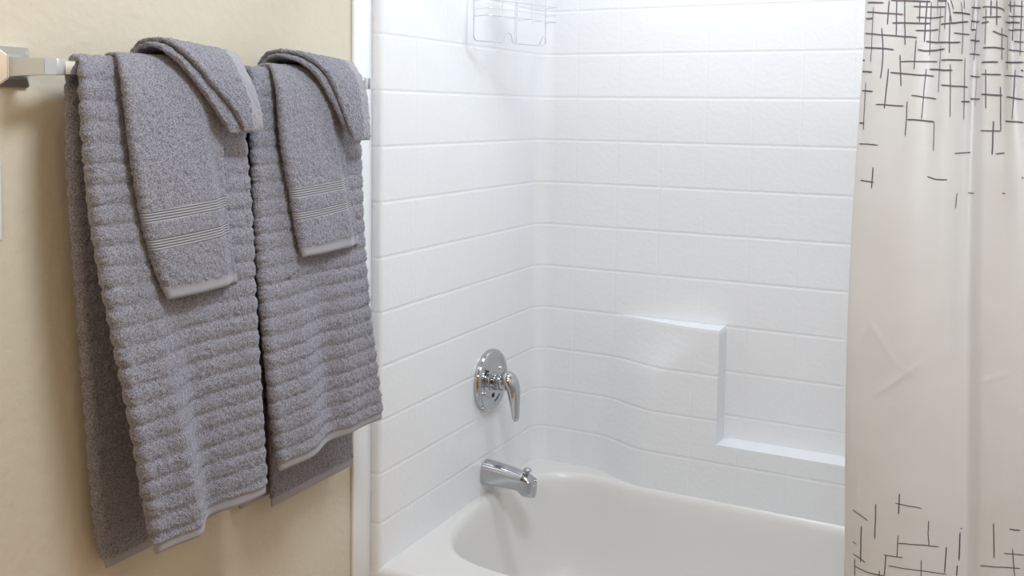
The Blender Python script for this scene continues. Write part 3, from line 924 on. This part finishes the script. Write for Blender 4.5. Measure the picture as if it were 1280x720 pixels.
STROKES = [
(2,[(2.42,1.673),(2.96,1.671),(3.33,1.67)]),
(2,[(2.39,1.657),(2.9,1.655),(3.26,1.653),(3.54,1.652),(3.79,1.651),(4.06,1.65)]),
(2,[(2.31,1.646),(2.62,1.645),(2.85,1.645)]),
(2,[(3.67,1.636),(3.95,1.636),(4.22,1.636),(4.48,1.636),(4.75,1.636),(5.07,1.636)]),
(2,[(2.26,1.621),(2.79,1.619),(3.15,1.617),(3.41,1.616),(3.65,1.615),(3.88,1.614),(4.12,1.613),(4.35,1.613),(4.57,1.612)]),
(2,[(2.26,1.597),(2.84,1.595),(3.22,1.594),(3.51,1.593),(3.78,1.591)]),
(2,[(2.1,1.575),(2.28,1.575),(2.4,1.575)]),
(2,[(2.18,1.556),(2.65,1.555),(2.95,1.554)]),
(2,[(2.31,1.523),(2.74,1.522),(3.05,1.521)]),
(2,[(2.27,1.467),(2.5,1.467),(2.67,1.466)]),
(2,[(3.23,1.499),(3.51,1.499),(3.77,1.498),(4.03,1.497),(4.27,1.497)]),
(2,[(3.71,1.553),(3.98,1.552),(4.24,1.551),(4.49,1.55),(4.75,1.549),(5.03,1.549),(5.38,1.547)]),
(2,[(4.03,1.571),(4.3,1.572),(4.56,1.572),(4.83,1.572),(5.15,1.572),(5.52,1.571)]),
(2,[(4.61,1.592),(4.84,1.59),(5.13,1.59),(5.47,1.59),(5.87,1.591)]),
(2,[(4.91,1.606),(5.11,1.605),(5.4,1.603),(5.77,1.602),(6.16,1.601),(6.56,1.602)]),
(2,[(5.14,1.559),(5.51,1.558),(5.9,1.556),(6.25,1.556)]),
(2,[(4.5,1.515),(4.71,1.514),(4.95,1.512),(5.23,1.511),(5.54,1.509)]),
(2,[(4.41,1.474),(4.64,1.474),(4.89,1.473),(5.16,1.472),(5.47,1.471)]),
(2,[(4.51,1.624),(4.76,1.624),(5.01,1.624),(5.27,1.624),(5.52,1.624)]),
(2,[(4.52,1.646),(4.79,1.646),(5.07,1.645),(5.43,1.644),(5.8,1.644)]),
(2,[(4.4,1.664),(4.63,1.664),(4.88,1.664),(5.18,1.663),(5.53,1.661),(5.9,1.659)]),
(2,[(4.33,1.673),(4.55,1.673),(4.79,1.673),(5.06,1.672)]),
(2,[(5.64,1.632),(6.0,1.632),(6.31,1.633),(6.6,1.635),(6.96,1.637)]),
(2,[(6.26,1.617),(6.61,1.616),(7.08,1.616)]),
(2,[(6.21,1.65),(6.6,1.65),(7.09,1.649)]),
(2,[(5.71,1.573),(6.07,1.573),(6.38,1.573),(6.71,1.573)]),
(2,[(5.75,1.532),(6.07,1.531),(6.37,1.53),(6.68,1.53),(7.09,1.529)]),
(2,[(6.7,1.505),(6.95,1.505),(7.34,1.505)]),
(2,[(7.4,1.51),(8.33,1.51),(9.4,1.509)]),
(2,[(7.28,1.548),(8.17,1.547),(9.3,1.545)]),
(2,[(7.09,1.584),(7.91,1.585),(9.16,1.581)]),
(2,[(7.13,1.607),(7.9,1.607),(9.04,1.604)]),
(2,[(7.16,1.638),(7.84,1.639),(8.89,1.636)]),
(2,[(7.2,1.661),(8.03,1.662),(9.2,1.657)]),
(2,[(7.2,1.624),(7.57,1.625),(8.1,1.625)]),
(2,[(9.47,1.657),(10.33,1.655),(10.7,1.654),(10.98,1.652),(11.13,1.649)]),
(2,[(9.5,1.64),(10.35,1.639),(10.88,1.64)]),
(2,[(9.33,1.632),(9.86,1.631),(10.16,1.632)]),
(2,[(10.38,1.617),(10.8,1.612),(11.49,1.609)]),
(2,[(9.63,1.591),(10.2,1.591),(10.51,1.591),(10.79,1.59),(11.12,1.589)]),
(2,[(9.48,1.568),(10.26,1.568),(10.71,1.568)]),
(2,[(9.54,1.549),(10.37,1.548),(10.89,1.548)]),
(2,[(9.57,1.517),(10.21,1.516),(10.6,1.515),(10.99,1.515)]),
(2,[(11.65,1.662),(12.75,1.659),(13.17,1.656)]),
(2,[(11.74,1.644),(12.74,1.642),(13.16,1.64)]),
(2,[(11.25,1.632),(12.29,1.634),(12.98,1.631)]),
(2,[(11.53,1.621),(12.62,1.621),(13.13,1.619)]),
(2,[(12.37,1.603),(12.84,1.601),(13.09,1.6)]),
(2,[(11.51,1.589),(12.51,1.588),(13.08,1.585)]),
(2,[(11.2,1.568),(12.27,1.569),(13.05,1.568)]),
(2,[(11.14,1.547),(11.81,1.547),(12.54,1.547),(13.01,1.545)]),
(2,[(11.3,1.513),(12.13,1.511),(12.93,1.509)]),
(2,[(11.19,1.474),(11.69,1.473),(12.25,1.473),(12.82,1.472)]),
(2,[(12.89,1.556),(12.95,1.555),(13.01,1.555)]),
(2,[(3.6,1.674),(3.84,1.673),(4.08,1.673),(4.31,1.673),(4.54,1.673),(4.78,1.673),(5.05,1.673)]),
(2,[(5.43,1.672),(5.7,1.67),(5.95,1.669)]),
(1,[(2.85,1.664),(2.84,1.652),(2.83,1.641),(2.82,1.629),(2.82,1.617),(2.81,1.606),(2.82,1.594),(2.82,1.583),(2.82,1.571)]),
(1,[(3.54,1.674),(3.52,1.66),(3.51,1.646),(3.5,1.633)]),
(1,[(3.28,1.628),(3.32,1.616),(3.35,1.604),(3.37,1.592),(3.39,1.58),(3.39,1.568),(3.38,1.555),(3.35,1.543)]),
(1,[(2.58,1.537),(2.6,1.525),(2.6,1.514),(2.61,1.502),(2.62,1.49),(2.62,1.478),(2.63,1.467),(2.64,1.455)]),
(1,[(3.63,1.56),(3.63,1.548),(3.62,1.537),(3.61,1.526),(3.6,1.514),(3.59,1.503),(3.58,1.492)]),
(1,[(3.8,1.674),(3.81,1.662),(3.81,1.651),(3.82,1.639),(3.83,1.627),(3.83,1.615)]),
(1,[(4.09,1.674),(4.1,1.663),(4.11,1.652),(4.12,1.642),(4.13,1.631),(4.15,1.62),(4.15,1.609),(4.17,1.599)]),
(1,[(4.01,1.583),(4.04,1.57),(4.07,1.557),(4.1,1.544),(4.13,1.53)]),
(1,[(4.54,1.609),(4.53,1.596),(4.53,1.583),(4.53,1.571),(4.53,1.558)]),
(1,[(4.99,1.56),(4.98,1.548),(4.96,1.536),(4.95,1.524),(4.95,1.512),(4.94,1.5),(4.93,1.487),(4.92,1.475)]),
(1,[(4.63,1.675),(4.63,1.663),(4.63,1.65),(4.63,1.638)]),
(1,[(4.91,1.675),(4.9,1.664),(4.88,1.652),(4.87,1.64),(4.86,1.629),(4.85,1.617),(4.84,1.605)]),
(1,[(5.11,1.672),(5.1,1.662),(5.1,1.651),(5.09,1.64),(5.09,1.629),(5.09,1.618),(5.09,1.606),(5.1,1.594),(5.11,1.582)]),
(1,[(5.45,1.673),(5.45,1.66),(5.46,1.647)]),
(1,[(5.63,1.66),(5.61,1.649),(5.6,1.637),(5.58,1.626),(5.56,1.615),(5.55,1.603)]),
(1,[(5.66,1.597),(5.66,1.586),(5.65,1.575),(5.65,1.564),(5.64,1.553),(5.64,1.542),(5.63,1.531),(5.63,1.52)]),
(1,[(5.99,1.667),(6.06,1.656),(6.11,1.645),(6.17,1.633)]),
(1,[(5.9,1.67),(5.89,1.658),(5.87,1.647),(5.86,1.635),(5.85,1.623)]),
(1,[(6.09,1.646),(6.08,1.636),(6.08,1.626),(6.08,1.615),(6.07,1.605),(6.08,1.595),(6.09,1.584)]),
(1,[(6.15,1.566),(6.16,1.555),(6.17,1.544),(6.18,1.533),(6.19,1.522),(6.19,1.512),(6.2,1.501),(6.2,1.49),(6.21,1.479)]),
(1,[(6.56,1.668),(6.6,1.658),(6.64,1.648),(6.65,1.637),(6.67,1.627),(6.67,1.616),(6.66,1.605),(6.65,1.594),(6.64,1.583)]),
(1,[(6.81,1.577),(6.82,1.565),(6.83,1.554),(6.84,1.543),(6.84,1.532),(6.85,1.52),(6.86,1.509),(6.87,1.498),(6.87,1.486),(6.88,1.475)]),
(1,[(6.71,1.671),(6.71,1.664),(6.72,1.657)]),
(1,[(6.12,1.67),(6.18,1.663),(6.24,1.655)]),
(1,[(7.65,1.674),(7.44,1.661),(7.35,1.649),(7.24,1.636),(7.16,1.623)]),
(1,[(8.84,1.671),(8.68,1.661),(8.5,1.651),(8.38,1.64),(8.2,1.63),(8.08,1.619),(7.96,1.608),(7.86,1.597),(7.79,1.585),(7.72,1.574)]),
(1,[(8.74,1.56),(8.67,1.55),(8.64,1.539),(8.56,1.529),(8.52,1.518),(8.48,1.507),(8.41,1.497)]),
(1,[(10.29,1.666),(10.28,1.653),(10.27,1.64)]),
(1,[(9.97,1.654),(9.95,1.642),(9.93,1.631),(9.9,1.619),(9.88,1.608),(9.84,1.597)]),
(1,[(10.0,1.557),(10.01,1.547),(10.03,1.536),(10.04,1.526),(10.05,1.515),(10.06,1.504),(10.07,1.494)]),
(1,[(10.86,1.529),(10.88,1.517),(10.89,1.506),(10.89,1.494),(10.89,1.482),(10.9,1.47),(10.91,1.458)]),
(1,[(10.91,1.623),(10.91,1.613),(10.9,1.602),(10.91,1.592),(10.92,1.581),(10.93,1.571)]),
(1,[(11.44,1.608),(11.41,1.598),(11.41,1.588),(11.4,1.577),(11.39,1.567),(11.39,1.557)]),
(1,[(12.06,1.67),(12.07,1.66),(12.08,1.65)]),
(1,[(12.72,1.668),(12.65,1.657),(12.56,1.647),(12.46,1.636),(12.35,1.625),(12.21,1.615),(12.1,1.604)]),
(1,[(13.12,1.666),(13.09,1.655),(13.07,1.644),(13.04,1.634),(13.01,1.623),(12.97,1.612),(12.93,1.601),(12.9,1.59),(12.87,1.579)]),
(1,[(12.37,1.558),(12.25,1.547),(12.14,1.535),(12.05,1.523),(11.97,1.511),(11.89,1.5),(11.8,1.488),(11.73,1.476)]),
(1,[(10.6,1.666),(10.6,1.653),(10.6,1.639),(10.6,1.626)]),
(1,[(2.36,1.431),(2.99,1.431),(3.43,1.43)]),
(1,[(2.64,1.368),(3.05,1.367),(3.36,1.366)]),
(1,[(3.28,1.392),(3.28,1.379),(3.27,1.367),(3.27,1.355)]),
(1,[(5.27,1.379),(5.43,1.377),(5.63,1.375),(5.87,1.375),(6.14,1.375)]),
(1,[(6.43,1.419),(6.87,1.42),(7.8,1.421)]),
(1,[(10.64,1.421),(10.87,1.422),(11.13,1.423)]),
(1,[(9.59,1.458),(10.2,1.458),(10.56,1.458),(10.91,1.458)]),
(1,[(10.52,1.474),(10.51,1.463),(10.49,1.452),(10.49,1.442),(10.48,1.431),(10.46,1.42)]),
(1,[(12.2,1.383),(12.29,1.383),(12.4,1.383)]),
(1,[(4.38,1.505),(4.38,1.493),(4.39,1.481),(4.39,1.469),(4.39,1.458),(4.39,1.446)]),
(1,[(5.48,1.472),(5.49,1.46),(5.49,1.447),(5.49,1.435),(5.5,1.422)]),
(1,[(6.61,1.353),(6.57,1.34),(6.54,1.327)]),
(1,[(7.51,1.353),(8.05,1.353),(8.68,1.354)]),
(1,[(10.97,1.358),(11.05,1.358),(11.13,1.357)]),
(1,[(4.59,0.829),(4.59,0.817),(4.58,0.804),(4.57,0.792)]),
(1,[(4.47,0.811),(4.67,0.81),(4.87,0.809),(5.09,0.809),(5.31,0.808)]),
(1,[(3.81,0.805),(3.81,0.793),(3.81,0.781),(3.8,0.768),(3.79,0.755),(3.79,0.743)]),
(1,[(3.24,0.761),(3.23,0.747),(3.22,0.734),(3.22,0.721),(3.21,0.708),(3.21,0.695)]),
(1,[(2.77,0.785),(3.19,0.78),(3.52,0.773)]),
(1,[(2.77,0.727),(2.88,0.726),(2.99,0.725)]),
(1,[(2.8,0.705),(3.15,0.702),(3.42,0.697)]),
(1,[(2.88,0.684),(3.28,0.682),(3.6,0.68),(3.88,0.68),(4.15,0.68)]),
(1,[(5.55,0.788),(5.54,0.776),(5.53,0.765),(5.55,0.755),(5.57,0.744)]),
(1,[(4.56,0.741),(4.77,0.742),(4.99,0.742),(5.21,0.743),(5.43,0.744),(5.67,0.744),(5.93,0.745)]),
(1,[(4.57,0.755),(4.55,0.742),(4.55,0.729),(4.53,0.716)]),
(1,[(4.11,0.717),(4.31,0.717),(4.51,0.717),(4.71,0.717)]),
(1,[(4.19,0.718),(4.17,0.705),(4.16,0.693),(4.15,0.68)]),
(1,[(4.26,0.699),(4.47,0.699),(4.67,0.698),(4.87,0.698),(5.08,0.698),(5.3,0.698),(5.51,0.698),(5.74,0.698),(6.0,0.698),(6.31,0.699)]),
(1,[(5.31,0.717),(5.31,0.702),(5.32,0.688)]),
(1,[(6.28,0.747),(6.26,0.735),(6.24,0.724),(6.22,0.712),(6.2,0.701)]),
(1,[(7.18,0.776),(7.16,0.764),(7.15,0.752),(7.13,0.74),(7.11,0.727)]),
(1,[(6.98,0.718),(6.95,0.708),(6.93,0.699)]),
(1,[(10.61,0.817),(10.62,0.805),(10.63,0.794),(10.64,0.782),(10.65,0.771),(10.65,0.759)]),
(1,[(11.24,0.811),(11.42,0.81),(11.61,0.81)]),
(1,[(11.06,0.77),(11.3,0.77),(11.53,0.77),(11.76,0.769)]),
(1,[(9.93,0.738),(10.33,0.742),(10.63,0.744),(10.92,0.746),(11.17,0.747),(11.41,0.747),(11.63,0.747)]),
(1,[(11.36,0.779),(11.38,0.767),(11.4,0.756),(11.42,0.745),(11.45,0.734)]),
(1,[(3.98,0.688),(3.97,0.683),(3.96,0.678)]),
(1,[(2.9,0.697),(2.92,0.681),(2.94,0.666)]),
(1,[(7.23,0.782),(7.32,0.783),(7.4,0.783)]),
]

rs = random.Random(5)
# the print goes on above, below and to the side of what the photo shows
for k in range(170):
    z = rs.choice((rs.uniform(1.70, 1.93), rs.uniform(0.2, 0.62)))
    u = rs.uniform(0.3, 16.6)
    if rs.random() < .5:
        STROKES.append((2, [(u, z), (min(u + rs.uniform(.5, 1.1), 16.9), z + rs.uniform(-.006, .006))]))
    else:
        STROKES.append((1, [(u, z), (u + rs.uniform(-.1, .1), min(z + rs.uniform(.03, .07), 1.94))]))

cur = thing('shower_curtain', 'white shower curtain printed with dark crossing lines, hanging at the right of the tub', 'shower curtain', (1.26, -0.900, 0.12))
U, Zg = np.meshgrid(np.linspace(0, 17, 640), np.linspace(0.12, 1.962, 560))
o = grid_mesh('cloth', curtain(U, Zg), [M_CURT, M_INK], cur)
# the printed lines lie on the cloth as a film of ink on the room side
me = o.data
bmx = bmesh.new()
bmx.from_mesh(me)


def nrm_at(u, z):
    e = 1e-3
    a = curtain(np.array([u + e]), np.array([z]))[0] - curtain(np.array([u - e]), np.array([z]))[0]
    b = curtain(np.array([u]), np.array([z + e]))[0] - curtain(np.array([u]), np.array([z - e]))[0]
    n = np.cross(a, b)
    return n / np.linalg.norm(n), a / np.linalg.norm(a), b / np.linalg.norm(b)


for wt, pts in STROKES:
    pu = np.array(pts, float)
    tt = np.linspace(0, len(pu) - 1, max(4, 3 * len(pu)))
    uu = np.interp(tt, np.arange(len(pu)), pu[:, 0]); zz = np.interp(tt, np.arange(len(pu)), pu[:, 1])
    hw = (0.00125 if wt == 2 else 0.0009) * rs.uniform(.85, 1.2)
    pos = [curtain(np.array([u]), np.array([z]))[0] for u, z in zip(uu, zz)]
    prevv = None
    for i in range(len(tt)):
        n_, au, bz = nrm_at(uu[i], zz[i])
        d = pos[min(i + 1, len(tt) - 1)] - pos[max(i - 1, 0)]
        side = np.cross(n_, d); side = side / (np.linalg.norm(side) + 1e-9)
        kk = hw * (0.6 if i in (0, len(tt) - 1) else 1)
        va = bmx.verts.new(pos[i] + side * kk + n_ * 0.0007)
        vb = bmx.verts.new(pos[i] - side * kk + n_ * 0.0007)
        if prevv:
            f = bmx.faces.new((prevv[0], prevv[1], vb, va))
            f.material_index = 1
            f.smooth = True
        prevv = (va, vb)
bmx.to_mesh(me)
bmx.free()
